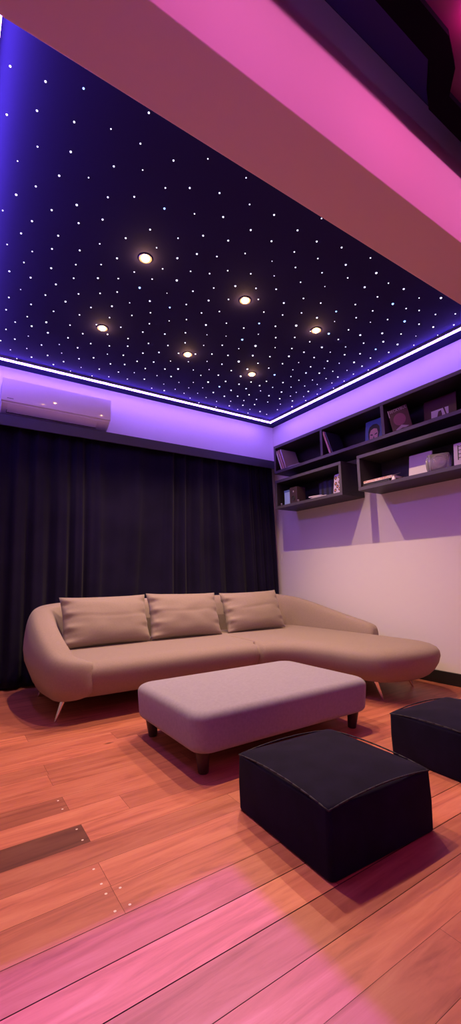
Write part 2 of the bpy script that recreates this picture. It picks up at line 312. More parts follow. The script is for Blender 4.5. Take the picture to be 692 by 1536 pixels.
# ------------------------------------------------------------------ star ceiling
star = tag(obj('star_ceiling_panel', nbox(XL+.001, -.001, BY0+.001, -.001, H, H+.03), 'black_ceiling'),
           'black fabric star ceiling panel dotted with white and blue fibre-optic lights', 'ceiling panel')
STARS = """-3.60,-2.75,7,0 -3.47,-2.77,7,0 -3.33,-2.83,7,1 -3.59,-2.54,7,0 -3.48,-2.63,7,0 -3.33,-2.67,7,0 -3.31,-2.52,8,0 -3.06,-2.89,7,0 -2.79,-2.47,9,1 -3.33,-2.36,8,0 -3.50,-2.12,9,0 -3.21,-2.23,9,0 -2.47,-1.98,11,0 -2.66,-1.77,12,1 -1.65,-1.61,14,1 -1.49,-1.59,15,0 -1.46,-1.28,16,0 -1.34,-2.78,11,0 -0.95,-2.63,13,1 -1.39,-2.02,14,0 -1.07,-2.08,14,1 -0.70,-2.87,12,0 -0.67,-2.54,14,1 -3.45,-2.46,6,0 -3.11,-2.56,7,0 -3.04,-2.74,6,0 -2.87,-2.75,7,0 -2.73,-2.66,7,0 -2.58,-2.72,7,0 -2.96,-2.45,7,0 -2.48,-2.60,8,0 -2.80,-2.29,8,0 -2.29,-2.61,8,0 -3.42,-2.23,7,0 -3.08,-2.37,7,0 -3.32,-2.12,8,0 -3.40,-1.98,8,0 -3.17,-2.11,8,0 -3.06,-2.21,8,0 -3.44,-1.85,8,0 -3.25,-1.95,8,0 -2.90,-2.15,8,0 -3.26,-1.82,8,0 -3.11,-1.90,8,0 -3.23,-1.64,9,0 -2.89,-1.96,9,0 -3.46,-1.46,9,0 -3.33,-1.47,9,0 -2.94,-1.71,9,0 -3.17,-1.49,9,0 -3.07,-1.33,10,0 -2.51,-2.42,8,0 -2.36,-2.47,8,0 -2.56,-2.17,9,0 -2.47,-2.27,9,0 -2.09,-2.15,10,0 -2.54,-1.67,10,0 -2.17,-1.91,10,0 -2.38,-1.68,10,1 -2.03,-1.63,11,0 -1.67,-1.88,11,1 -1.41,-1.44,12,0 -1.89,-0.84,13,0 -1.30,-1.20,13,0 -1.27,-1.04,14,0 -1.49,-0.75,14,0 -1.33,-0.72,14,1 -2.76,-1.46,10,0 -3.14,-0.98,11,0 -3.23,-0.86,11,0 -3.10,-0.83,11,0 -2.24,-2.77,8,0 -2.05,-2.76,8,0 -2.13,-2.61,8,0 -1.89,-2.76,8,0 -1.72,-2.81,8,0 -1.58,-2.72,9,0 -1.29,-2.64,10,0 -1.67,-2.19,10,0 -1.25,-2.33,10,1 -1.32,-2.19,11,0 -0.82,-2.21,12,0 -0.68,-2.33,12,0 -0.96,-1.89,12,0 -0.56,-2.25,12,0 -0.41,-2.29,12,0 -1.11,-1.61,13,0 -0.51,-2.13,12,1 -0.49,-1.86,13,0 -0.99,-1.25,14,1 -0.39,-2.62,11,0 -1.03,-2.78,10,0 -3.18,-2.73,5,0 -3.52,-2.33,5,0 -2.73,-2.85,5,0 -2.98,-2.62,5,0 -2.51,-2.87,5,0 -2.84,-2.59,6,0 -2.40,-2.75,6,0 -2.63,-2.53,6,0 -3.20,-2.43,5,0 -3.55,-1.97,6,0 -3.50,-1.71,6,0 -3.36,-1.73,6,0 -3.02,-2.02,6,0 -3.39,-1.60,7,0 -3.10,-1.76,7,0 -2.96,-1.85,7,0 -3.08,-1.62,7,0 -2.82,-1.78,7,0 -3.43,-1.16,8,0 -3.21,-1.33,8,0 -3.01,-1.47,8,0 -2.88,-1.56,8,0 -2.78,-1.64,8,0 -3.28,-1.16,8,0 -2.63,-2.32,6,0 -2.71,-2.18,6,0 -2.35,-2.32,7,0 -2.21,-2.44,7,0 -2.60,-2.03,7,0 -2.75,-1.90,7,0 -2.43,-2.11,7,0 -2.31,-2.16,7,0 -2.22,-2.25,7,0 -2.07,-2.31,7,0 -2.62,-1.90,7,0 -2.32,-1.94,8,0 -2.21,-2.05,7,0 -1.95,-2.21,8,0 -2.05,-2.00,8,0 -1.86,-2.12,8,0 -2.29,-1.78,8,0 -2.48,-1.54,8,0 -2.14,-1.75,8,0 -2.03,-1.84,8,0 -1.73,-2.02,8,0 -2.20,-1.61,8,0 -2.43,-1.40,8,0 -1.90,-1.74,8,0 -1.74,-1.76,9,0 -2.43,-1.26,9,0 -2.26,-1.33,9,0 -2.12,-1.44,9,0 -2.32,-1.12,9,0 -2.16,-1.18,9,0 -2.05,-1.30,9,0 -1.75,-1.44,9,0 -2.30,-0.94,10,0 -2.18,-1.03,10,0 -2.02,-1.11,10,0 -1.88,-1.18,10,0 -1.75,-1.26,10,0 -1.61,-1.32,10,0 -2.29,-0.77,10,0 -2.15,-0.84,10,0 -1.57,-1.15,10,0 -1.28,-1.35,10,0 -2.17,-0.68,10,0 -2.00,-0.77,10,0 -1.42,-1.09,10,0 -1.88,-0.66,11,0 -1.48,-0.94,11,0 -2.09,-0.46,11,0 -1.34,-0.86,11,0 -1.10,-0.99,11,0 -1.18,-0.88,11,0 -0.97,-0.97,11,0 -1.05,-0.83,11,0 -1.80,-0.32,11,0 -1.31,-0.56,12,0 -1.17,-0.71,12,0 -1.15,-0.54,12,0 -1.02,-0.62,12,0 -0.93,-0.72,12,0 -0.95,-0.34,12,0 -0.82,-0.44,12,0 -0.71,-0.53,12,0 -0.52,-0.39,13,0 -3.12,-1.16,8,0 -2.89,-1.36,8,0 -3.43,-0.99,8,0 -3.28,-0.98,8,0 -2.94,-1.22,8,0 -2.73,-1.31,8,0 -2.59,-1.43,8,0 -3.35,-0.85,8,0 -2.97,-1.04,8,0 -2.79,-1.16,8,0 -2.61,-1.23,8,0 -3.40,-0.70,8,0 -2.85,-0.97,9,0 -2.67,-1.07,9,0 -2.94,-0.84,9,0 -2.50,-1.10,9,0 -3.42,-0.49,9,0 -3.32,-0.58,9,0 -2.75,-0.85,9,0 -3.11,-0.60,9,0 -2.60,-0.90,9,0 -2.46,-0.98,9,0 -2.83,-0.72,9,0 -2.44,-0.81,10,0 -3.03,-0.44,10,0 -3.15,-0.33,10,0 -2.77,-0.53,10,0 -2.66,-0.62,10,0 -2.88,-0.40,10,0 -2.95,-0.29,10,0 -2.49,-0.59,10,0 -2.37,-0.65,10,0 -2.55,-0.43,10,0 -2.37,-0.47,10,0 -1.99,-2.90,6,0 -1.95,-2.62,7,0 -1.49,-2.85,7,0 -1.78,-2.66,7,0 -1.85,-2.52,7,0 -1.66,-2.58,7,0 -1.47,-2.64,7,0 -1.82,-2.28,8,0 -1.72,-2.43,7,0 -1.18,-2.76,7,0 -1.58,-2.31,8,0 -1.43,-2.34,8,0 -1.12,-2.62,8,0 -1.19,-2.47,8,0 -1.47,-2.17,8,0 -1.58,-2.07,8,0 -1.01,-2.49,8,0 -1.05,-2.36,8,0 -1.53,-1.92,9,0 -0.81,-2.48,8,0 -0.97,-2.21,9,0 -1.42,-1.79,9,0 -1.28,-1.88,9,0 -0.93,-2.06,9,0 -1.12,-1.90,9,0 -1.18,-1.73,9,0 -0.69,-2.14,9,0 -1.04,-1.74,10,0 -1.26,-1.51,10,0 -0.68,-1.91,10,0 -0.57,-2.00,10,0 -0.36,-2.16,10,0 -0.89,-1.72,10,0 -0.42,-2.00,10,0 -0.73,-1.74,10,0 -1.07,-1.47,10,0 -1.13,-1.33,10,0 -0.79,-1.57,10,0 -0.36,-1.85,10,0 -0.74,-1.45,11,0 -0.62,-1.52,11,0 -0.39,-1.56,11,0 -0.97,-1.09,11,0 -0.80,-1.16,11,0 -0.66,-0.97,12,0 -0.41,-1.14,12,0 -0.72,-0.82,12,0 -0.56,-0.82,12,0 -0.39,-0.85,12,0 -0.28,-0.72,13,0 -0.81,-2.65,8,0 -0.70,-2.69,8,0 -0.54,-2.73,8,0 -0.41,-2.82,8,0 -0.53,-2.58,9,0 -0.27,-2.73,9,0 -0.53,-2.41,9,0 -3.37,-1.30,5,0 -2.66,-1.57,6,0 -2.47,-1.82,5,0 -2.31,-1.52,6,0 -1.95,-1.51,6,0 -1.80,-1.58,6,0 -1.58,-1.75,6,0 -1.89,-1.35,7,0 -1.59,-1.47,7,0 -2.02,-0.94,7,0 -1.87,-1.02,7,0 -1.72,-1.12,7,0 -1.75,-0.90,7,0 -1.62,-0.99,7,0 -2.23,-0.54,7,0 -2.01,-0.60,8,0 -1.63,-0.84,8,0 -1.75,-0.58,8,0 -1.62,-0.66,8,0 -1.87,-0.46,8,0 -1.94,-0.30,8,0 -1.71,-0.41,8,0 -1.60,-0.52,8,0 -1.47,-0.60,8,0 -1.45,-0.45,8,0 -0.88,-0.87,8,0 -1.58,-0.37,8,0 -1.15,-0.37,9,0 -1.01,-0.46,9,0 -0.89,-0.56,9,0 -1.46,-0.29,8,0 -1.31,-0.40,8,0 -0.78,-0.66,9,0 -0.80,-0.30,9,0 -0.67,-0.38,9,0 -0.62,-0.27,9,0 -1.07,-0.23,9,0 -1.31,-0.23,9,0 -3.23,-0.69,6,0 -2.98,-0.69,6,0 -3.33,-0.37,7,0 -3.21,-0.47,7,0 -2.93,-0.55,7,0 -2.57,-0.75,7,0 -3.26,-0.23,7,0 -2.71,-0.37,7,0 -2.78,-0.24,7,0 -2.57,-0.25,8,0 -2.42,-0.32,8,0 -2.24,-0.37,8,0 -2.29,-0.22,8,0 -2.02,-2.48,5,0 -1.92,-2.38,5,0 -1.54,-2.49,5,0 -1.16,-2.23,6,0 -0.90,-2.38,6,0 -1.23,-2.02,6,0 -1.32,-1.66,7,0 -0.78,-2.01,7,0 -0.83,-1.87,7,0 -0.95,-1.57,7,0 -0.29,-2.00,7,0 -0.60,-1.77,7,0 -0.65,-1.62,7,0 -0.90,-1.43,7,0 -0.53,-1.62,8,0 -0.42,-1.71,7,0 -0.24,-1.83,7,0 -0.30,-1.69,8,0 -0.82,-1.31,8,0 -0.47,-1.47,8,0 -0.69,-1.29,8,0 -0.57,-1.37,8,0 -0.26,-1.53,8,0 -0.34,-1.43,8,0 -0.45,-1.32,8,0 -0.82,-1.01,8,0 -0.65,-1.12,8,0 -0.54,-1.22,8,0 -0.34,-1.26,8,0 -0.23,-1.35,8,0 -0.51,-1.05,8,0 -0.50,-0.94,8,0 -0.36,-1.01,8,0 -0.27,-1.14,8,0 -0.26,-0.94,9,0 -0.62,-0.67,9,0 -0.45,-0.70,9,0 -0.37,-0.55,9,0 -0.39,-0.36,9,0 -0.84,-2.78,6,0 -0.39,-2.46,6,0 -0.27,-2.36,7,0 -0.24,-2.57,6,0"""
def add_star(bm, r, c, mi):
    n = 8; rings = []
    for a, zz in ((1., 0.), (.92, -.42), (.6, -.82)):
        rings.append([bm.verts.new((c[0]+r*a*math.cos(2*PI*k/n), c[1]+r*a*math.sin(2*PI*k/n), c[2]+r*zz)) for k in range(n)])
    tip = bm.verts.new((c[0], c[1], c[2]-r))
    for p, q in zip(rings, rings[1:]):
        for k in range(n): bm.faces.new((p[k], q[k], q[(k+1) % n], p[(k+1) % n])).material_index = mi
    for k in range(n): bm.faces.new((rings[-1][k], tip, rings[-1][(k+1) % n])).material_index = mi
rest = bmesh.new()
for i, s in enumerate(STARS.split()):
    x, y, rr, bl = s.split(','); x = float(x); y = float(y); rr = float(rr)/1000*.64; bl = int(bl)
    if i < 100:
        b = bmesh.new(); add_star(b, rr, (0, 0, 0), 0)
        o = obj('star_light', b, 'star_blue' if bl else 'star', star, 180, loc=(x, y, H))
        if bl: o['label'] = 'bluish star light'
    else: add_star(rest, rr, (x, y, H), 1 if bl else 0)
stuff(obj('small_star_lights', rest, ['star', 'star_blue'], star, 180))

# LED strip round three sides of the star ceiling
IN = .215; w = .016
def strip(bm, z0, z1, off, ww):
    lo, hi = -3.660+off, -IN-off
    box(bm, lo, hi, -IN-off-ww, -IN-off, z0, z1)
    box(bm, hi-ww, hi, BY0+.01, -IN-off, z0, z1)
    box(bm, lo, lo+ww, BY0+.01, -IN-off, z0 - (.025 if ww > .01 else 0), z1)  # left run made taller, out of view, for extra violet fill
    return bm
led = tag(obj('led_strip', strip(bmesh.new(), H-.043, H-.030, .002, .012), 'led'), 'glowing violet white LED strip running round the edge of the star ceiling', 'led strip')
obj('channel', strip(bmesh.new(), H-.0295, H-.001, .004, .008), 'channel', led)

# downlights
LX = (-2.735, -1.94, -1.20); LY = (-2.06, -1.14)
names = {(0, 0): 'recessed warm downlight nearest the beam, left of its row of three', (1, 0): 'recessed warm downlight nearest the beam, middle of its row of three',
         (2, 0): 'recessed warm downlight nearest the beam, right of its row, above the shelves',
         (0, 1): 'recessed warm downlight on the curtain side, nearest the air conditioner', (1, 1): 'recessed warm downlight on the curtain side, middle of its row of three',
         (2, 1): 'recessed warm downlight nearest the corner between curtain and shelves'}
for (i, j), lb in names.items():
    x, y = LX[i], LY[j]
    t = empty('downlight', (x, y, H), lb, 'ceiling light', 'warm downlights in the star ceiling')
    bm = bmesh.new(); n = 28
    pr = [(.026, -.001), (.040, -.001), (.043, -.004), (.041, -.007), (.031, -.006), (.026, -.003)]
    rings = [[bm.verts.new((r*math.cos(2*PI*k/n), r*math.sin(2*PI*k/n), z)) for k in range(n)] for r, z in pr]
    for a in range(len(pr)):
        p, q = rings[a], rings[(a+1) % len(pr)]
        for k in range(n): bm.faces.new((p[k], p[(k+1) % n], q[(k+1) % n], q[k]))
    bmesh.ops.recalc_face_normals(bm, faces=bm.faces)
    obj('trim_ring', bm, 'lamp_ring', t, 40)
    obj('bulb', lathe(bmesh.new(), [(.028, -.001), (.027, -.008), (.021, -.015), (.011, -.019), (.003, -.020)], 20), 'lamp', t, 60)
    ld = bpy.data.lights.new('downlight_beam', 'SPOT'); ld.energy = 88.; ld.color = (1., .66, .38)
    ld.spot_size = math.radians(106); ld.spot_blend = .42; ld.shadow_soft_size = .012
    lo = bpy.data.objects.new('downlight_beam', ld); COL.objects.link(lo); lo.location = (x, y, H-.035)
    gd = bpy.data.lights.new('bulb_glow', 'POINT'); gd.energy = 1.6; gd.color = (1., .50, .20); gd.shadow_soft_size = .008
    go = bpy.data.objects.new('bulb_glow', gd); COL.objects.link(go); go.location = (x, y, H-.034)

# ------------------------------------------------------------------ curtain + pelmet
def curtain():
    bm = bmesh.new(); rn = random.Random(4)
    nx, nz = 560, 26
    x0, x1 = XL+.02, -.10
    # fold phases
    ph = [0.]
    for k in range(nx):
        x = k/nx
        f = 17 + 6*math.sin(7*x+1) + 6*math.sin(19*x+2) + 5*math.sin(43*x)
        ph.append(ph[-1] + f/nx*2*PI)
    grid = []
    for j in range(nz+1):
        v = j/nz; z = 2.40 + (.035-2.40)*v; row = []
        for k in range(nx+1):
            u = k/nx
            end = x1 - .03 + .085*v
            x = x0 + (end-x0)*u
            p = ph[k] + .7*math.sin(3*v+9*u) + .35*v*math.sin(31*u)
            amp = .018 + .030*v*(.55+.45*math.sin(23*u+1.3)) + .008*math.sin(11*u)
            s = math.sin(p); s = math.copysign(abs(s)**.75, s)
            y = -.105 + amp*s + .010*math.sin(2.1*p+2*v)
            zz = z
            if j == nz: zz = z + .008*math.sin(p*.5)
            row.append(bm.verts.new((x + .010*math.cos(p)*v, y, zz)))
        grid.append(row)
    for j in range(nz):
        for k in range(nx): bm.faces.new((grid[j][k], grid[j+1][k], grid[j+1][k+1], grid[j][k+1]))
    return bm
cu = tag(obj('curtain', curtain(), 'curtain', smooth=180), 'black full-height pleated curtain hanging across the back wall', 'curtain')
md = cu.modifiers.new('thick', 'SOLIDIFY'); md.thickness = .004
bm = bmesh.new(); prism_x(bm, [(-.20, 2.348), (-.20, 2.450), (-.004, 2.450), (-.004, 2.43), (-.182, 2.43), (-.182, 2.348)], XL+.004, -.004)
tag(obj('curtain_pelmet', bm, 'pelmet'), 'long black boxed pelmet along the curtain top, below the air conditioner', 'pelmet')

# ------------------------------------------------------------------ air conditioner
ax0, ax1 = -3.362, -2.352
ac = empty('air_conditioner', ((ax0+ax1)/2, 0, 2.49), 'white wall-mounted split air conditioner above the black pelmet', 'air conditioner')
def local(bm, c):
    for v in bm.verts: v.co -= Vector(c)
    return bm
cA = ((ax0+ax1)/2, 0, 2.49)
bm = prism_x(bmesh.new(), [(-.003, 2.80), (-.178, 2.80), (-.187, 2.785), (-.187, 2.590), (-.185, 2.566), (-.165, 2.545), (-.10, 2.497), (-.07, 2.490), (-.003, 2.490)], ax0+.006, ax1-.006)
obj('housing', local(bm, cA), 'ac_matt', ac, 30)
bm = prism_x(bmesh.new(), [(-.1875, 2.802), (-.198, 2.800), (-.203, 2.790), (-.206, 2.600), (-.202, 2.584), (-.192, 2.578), (-.1875, 2.582)], ax0, ax1)
obj('front_panel', local(bm, cA), 'ac', ac, 35)
bm = prism_x(bmesh.new(), [(-.184, 2.564), (-.179, 2.556), (-.122, 2.505), (-.118, 2.507), (-.124, 2.513), (-.175, 2.561)], ax0+.055, ax1-.13)
for v in bm.verts: v.co.z -= .001; v.co.y -= .001
obj('louver', local(bm, cA), 'ac_matt', ac, 30)
bm = bmesh.new(); box(bm, ax0+.051, ax1-.126, -.1185, -.1130, 2.4995, 2.5045)
box(bm, ax0+.049, ax0+.0535, -.18, -.12, 2.5035, 2.5045)
obj('louver_gap', local(bm, cA), 'dark_gap', ac)
obj('logo', local(nbox(ax0+.045, ax0+.098, -.2066, -.2058, 2.606, 2.611), cA), 'dark_gap', ac)
obj('indicator_light', local(nbox(ax0+.028, ax0+.036, -.2066, -.2058, 2.608, 2.611), cA), 'white_paper', ac)
bm = rod(bmesh.new(), (XL+.004, -.02, 2.53), (ax0+.012, -.02, 2.53), .008, .008, 10)
tag(obj('drain_pipe', bm, 'dark_gap', None, 60), 'thin dark pipe leaving the left end of the air conditioner', 'pipe')

# ------------------------------------------------------------------ shelving
D = .35; t_ = .034
def shelf_unit(name, y0, y1, z0, z1, dividers, label):
    """y0 > y1 ; open boxes on the right wall"""
    c = (-D/2, (y0+y1)/2, z0)
    root = empty(name, c, label, 'shelf', 'black wall shelves on the right wall')
    def part(nm, *a):
        bm = box(bmesh.new(), *a, bev=.0015, seg=1)
        for f in bm.faces:
            if f.normal.x < -.9 and f.calc_center_median().x < -D+.01: f.material_index = 1
        bm.normal_update()
        for f in bm.faces:
            f.material_index = 1 if f.normal.x < -.9 and f.calc_center_median().x < -D+.01 else 0
        return obj(nm, local(bm, c), ['shelf', 'shelf_edge'], root)
    part('top_board', -D, -.003, y1, y0, z1-t_, z1)
    part('bottom_board', -D, -.003, y1, y0, z0, z0+t_)
    part('side_panel', -D, -.003, y0-t_, y0, z0+t_+.0005, z1-t_-.0005)
    part('side_panel', -D, -.003, y1, y1+t_, z0+t_+.0005, z1-t_-.0005)
    for d in dividers: part('divider', -D, -.013, d-t_/2, d+t_/2, z0+t_+.0005, z1-t_-.0005)
    part('back_panel', -.012, -.003, y1+t_+.0005, y0-t_-.0005, z0+t_+.0005, z1-t_-.0005)
    return root
UZ0, UZ1 = 2.200, 2.556; LZ0, LZ1 = 1.758, 2.112
shelf_unit('wall_shelf', -.425, -3.33, UZ0, UZ1, (-1.238, -2.03, -2.83), 'long upper black wall shelf with open compartments below the violet LED glow')
shelf_unit('wall_shelf', -.430, -1.495, LZ0, LZ1, (), 'lower black box shelf nearest the curtain, holding a pale blue box')
shelf_unit('wall_shelf', -1.700, -2.90, LZ0, LZ1, (), 'lower black box shelf holding the glass block, right of the wall gap')
# brackets between the upper and lower shelves are hidden; a thin spacer carries each lower box
UF = UZ0 + t_; LF = LZ0 + t_

def book(name, size, cover, label, cat, loc, rot=(0, 0, 0), group=None, pages='white_paper', spine='y'):
    """closed book standing on its lower edge: x = depth, y = thickness, z = height; spine faces -x"""
    dx, dy, dz = size
    root = empty(name, loc, label, cat, group, rot)
    bm = bmesh.new()
    box(bm, 0, dx, -dy/2, -dy/2+.0022, 0, dz); box(bm, 0, dx, dy/2-.0022, dy/2, 0, dz); box(bm, 0, .0025, -dy/2+.0022, dy/2-.0022, 0, dz)
    obj('cover', bm, cover, root)
    obj('pages', nbox(.0026, dx-.003, -dy/2+.0023, dy/2-.0023, .003, dz-.003), pages, root)
    return root
G1 = 'leaning books and records in the upper shelf end compartment'
# three records leaning in the first compartment: bottoms shifted away from the side panel
for k, (yb, cov, lb, th) in enumerate(((-.548, 'white_paper', 'white spine record leaning on the shelf end panel, outermost of three', .016),
                                       (-.590, 'pink_cover', 'dusky pink record leaning between two pale ones at the shelf end', .022),
                                       (-.628, 'lilac_cover', 'lilac grey record leaning at the shelf end, furthest from the side panel', .018))):
    book('record_sleeve', (.24, th, .268), cov, lb, 'record', (-.335, yb-.0, UF+.007), (math.radians(-20.5), 0, 0), G1)
bk = book('lying_book', (.30, .022, .2), 'lilac_cover', 'pale book lying flat in the upper end compartment', 'book', (-.32, -.92, UF+.0115), (PI/2, 0, 0))
bk.location = (-.32, -1.18, UF+.0115); bk.rotation_euler = (PI/2, 0, PI)
bk.location = (-.02, -.84, UF+.0115)
G2 = 'thin books leaning against the first divider'
book('thin_book', (.22, .022, .272), 'pink_cover', 'pinkish thin book leaning on the divider of the upper shelf', 'book', (-.335, -1.345, UF+.007), (math.radians(-19), 0, 0), G2)
book('thin_book', (.22, .010, .262), 'navy_cover', 'dark thin book leaning behind the pinkish one on the upper shelf', 'book', (-.335, -1.378, UF+.004), (math.radians(-19.5), 0, 0), G2)

def cover_print(root, nm, polys, m, x, zoff=0., tilt=0.):
    bm = bmesh.new()
    for poly in polys:
        f = bm.faces.new([bm.verts.new((x, y, z)) for y, z in poly])
    r = bmesh.ops.extrude_face_region(bm, geom=list(bm.faces))
    for v in [g for g in r['geom'] if isinstance(g, bmesh.types.BMVert)]: v.co.x += .0007
    bmesh.ops.recalc_face_normals(bm, faces=bm.faces)
    return obj(nm, bm, m, root)
def ell(cy, cz, ry, rz, n=20, a0=0, a1=2*PI): return [(cy+ry*math.cos(a0+(a1-a0)*k/n), cz+rz*math.sin(a0+(a1-a0)*k/n)) for k in range(n)]
# face-out magazine with a printed portrait (generic face)
po = empty('portrait_magazine', (-.20, -1.80, UF+.001), 'face-out blue magazine with a printed portrait, leaning by the second divider', 'magazine', rot=(0, math.radians(8), 0))
obj('cover', nbox(0, .008, -.105, .105, 0, .262, bev=.001, seg=1), 'blue_cover', po)
cover_print(po, 'printed_hair', [[(.050, .02), (.066, .09), (.068, .15), (.052, .195), (.010, .215), (-.035, .208), (-.066, .175), (-.074, .12), (-.062, .06), (-.05, .02)]], 'hair_print', -.0008)
cover_print(po, 'printed_face', [[(.036, .0), (.048, .06), (.050, .12), (.036, .155), (.0, .168), (-.038, .155), (-.052, .11), (-.046, .05), (-.03, .0)]], 'skin_print', -.0016)
cover_print(po, 'printed_features', [[(.040, .100), (.008, .092), (.010, .104), (.038, .112)], [(-.012, .092), (-.044, .100), (-.042, .112), (-.014, .104)],
                                     [(.018, .028), (-.020, .028), (-.012, .038), (.010, .038)], [(.006, .052), (-.010, .052), (-.006, .08), (.0, .08)]], 'hair_print', -.0024)
# leaning magazine with title lettering, third compartment
mg = empty('leaning_magazine', (-.30, -2.100, UF+.004), 'plum covered magazine with grey title lettering leaning beside the second divider', 'magazine',
           rot=(math.radians(-11), math.radians(6), math.radians(20)))
obj('cover', nbox(0, .010, -.175, 0, 0, .235, bev=.001, seg=1), 'maroon_cover', mg)
cover_print(mg, 'cover_picture', [ell(-.085, .112, .055, .062)], 'plum_cover', -.0008)
cover_print(mg, 'spine_strip', [[(.0, .16), (-.008, .16), (-.008, .235), (0, .235)]], 'white_paper', -.0009)
cover_print(mg, 'white_figure', [[(-.03, .02), (-.09, .05), (-.15, .02), (-.12, .012), (-.09, .02), (-.05, .008)]], 'grey_print', -.0013)
text_mesh('title_lettering', 'BECKYBUL', .040, 'grey_print', mg, Matrix.Translation((-.0014, -.092, .212)) @ Matrix(((0, 0, -1, 0), (-1, 0, 0, 0), (0, 1, 0, 0), (0, 0, 0, 1))) @ Matrix.Scale(.82, 4, (1, 0, 0)))
# record with white lower half
rc = empty('record_sleeve', (-.13, -2.455, UF+.001), 'dark record sleeve with a white picture, standing alone on the upper shelf', 'record', rot=(0, math.radians(6), 0))
obj('cover', nbox(0, .006, -.15, .15, 0, .27, bev=.001, seg=1), 'maroon_cover', rc)
cover_print(rc, 'white_picture', [[(.080, .0), (.080, .155), (-.080, .155), (-.080, .0)]], 'white_paper', -.0008)
cover_print(rc, 'dark_figure', [[(.03, .06), (.012, .135), (-.012, .14), (-.022, .10), (-.012, .06)], [(-.045, .155), (-.03, .155), (-.055, .08), (-.062, .09)]], 'maroon_cover', -.0016)

# lower left box contents
b1 = empty('small_pale_box', (-.30, -.60, LF+.001), 'small pale blue box standing at the curtain end of the lower shelf', 'box')
obj('carton', nbox(-.012, .03, -.045, .045, 0, .168, bev=.003), 'blue_pale', b1)
obj('lid', nbox(-.014, .032, -.047, .047, .150, .176, bev=.003), 'blue_cover', b1)
s1 = empty('bookshelf_speaker', (-.29, -.712, LF+.001), 'dark brown upright speaker beside the small pale blue box', 'speaker')
obj('cabinet', nbox(-.02, .12, -.062, .062, 0, .195, bev=.004), 'brown_box', s1)
bm = lathe(bmesh.new(), [(.001, .0), (.020, .0), (.024, .004), (.030, .003), (.031, -.002)], 24)
bmesh.ops.rotate(bm, verts=bm.verts, cent=(0, 0, 0), matrix=Matrix.Rotation(-PI/2, 3, 'Y'))
obj('cone', bm, 'dark_gap', s1, 40, loc=(-.021, 0, .062))
bm = lathe(bmesh.new(), [(.001, .004), (.008, .003), (.012, 0), (.013, -.002)], 20)
bmesh.ops.rotate(bm, verts=bm.verts, cent=(0, 0, 0), matrix=Matrix.Rotation(-PI/2, 3, 'Y'))
obj('tweeter', bm, 'steel', s1, 40, loc=(-.021, 0, .140))
for y, lb in ((-.50, 'tiny round knob ornament at the curtain end of the lower shelf'), (-.80, 'tiny round knob ornament right of the dark speaker')):
    bm = lathe(bmesh.new(), [(.010, 0), (.011, .004), (.006, .009), (.011, .014), (.014, .022), (.010, .031), (.003, .034)], 16)
    tag(obj('knob_ornament', bm, 'steel', None, 60, loc=(-.315, y, LF+.0005)), lb, 'ornament', 'small knob ornaments on the lower shelf')
# lying stack
z = LF + .0005
for k, (cov, pg, lb, y, th, w_) in enumerate((('navy_cover', 'white_paper', 'navy book lying at the bottom of the small pile on the lower shelf', -1.12, .018, .24),
                                              ('white_paper', 'white_paper', 'white folded leaflet lying on top of the small navy book', -1.06, .012, .17))):
    rt = empty('flat_book', (-.26, y, z), lb, 'book', 'small flat pile on the lower shelf', rot=(0, 0, math.radians((3, 14)[k])))
    bm = bmesh.new(); box(bm, -.06, .14, -w_/2, w_/2, 0, .003, bev=.0008, seg=1); box(bm, -.06, .14, -w_/2, w_/2, th-.003, th, bev=.0008, seg=1)
    obj('cover', bm, cov, rt); obj('pages', nbox(-.058, .138, -w_/2+.004, w_/2-.004, .0031, th-.0031), pg, rt)
    z += th + .0005
# standing dark books and patterned book
G3 = 'dark books standing at the back of the lower shelf'
for k in range(6):
    book('dark_book', (.16, .034, .19 + .006*((k*7) % 3)), ('navy_cover', 'black_cover')[k % 2], 'dark book standing upright behind the small flat pile', 'book', (-.19, -1.035-.0365*k, LF+.0005), group=G3)
pb = empty('patterned_book', (-.29, -1.372, LF+.0005), 'patterned book with dark circles on a lilac cover, at the box end', 'book', rot=(0, math.radians(7), math.radians(-8)))
obj('cover', nbox(0, .018, -.064, .064, 0, .222, bev=.0015, seg=1), 'lilac_cover', pb)
rg = random.Random(2); cs = [(.034, .045), (-.036, .05), (.03, .118), (-.03, .128), (0, .083), (.036, .182), (-.02, .19), (0, .02)]
for a, b_ in cs[:7]:
    cover_print(pb, 'printed_ring', [ell(a, b_, .020, .020, 14)], 'hair_print', -.0008)
    cover_print(pb, 'printed_dot', [ell(a, b_, .009, .009, 10)], 'orange_print', -.0016)

# lower right box contents
mz = empty('lying_magazine', (-.33, -1.90, LF+.030), 'magazine with a bright speckled edge lying on a black case', 'magazine')
bm = bmesh.new(); box(bm, 0, .24, -.172, .150, 0, .003, bev=.0008, seg=1); box(bm, 0, .24, -.172, .150, .021, .024, bev=.0008, seg=1)
obj('cover', bm, 'cream_paper', mz)
obj('pages', nbox(.002, .238, -.170, .148, .0031, .0209), 'white_paper', mz)
rg = random.Random(5); polys = []
for k in range(40):
    y = rg.uniform(-.165, .135); zz = rg.uniform(.003, .016); l = rg.uniform(.006, .018)
    polys.append([(y, zz), (y+l, zz), (y+l, zz+rg.uniform(.002, .006)), (y, zz+.004)])
cover_print(mz, 'edge_print', polys, 'orange_print', .0008)
cb = empty('flat_case', (-.33, -1.88, LF+.0005), 'flat black case under the speckled edge magazine', 'case')
obj('base', nbox(.0, .23, -.16, .135, 0, .014, bev=.002), 'black_cover', cb); obj('lid', nbox(.0, .23, -.16, .135, .0145, .028, bev=.002), 'black_cover', cb)
bl = empty('bell_ornament', (-.325, -2.085, LF+.0005), 'small pale bell ornament at the end of the lying magazine', 'ornament')
obj('bell', lathe(bmesh.new(), [(.020, 0), (.021, .004), (.016, .014), (.013, .028), (.008, .036), (.003, .038)], 20), 'switch', bl, 50)
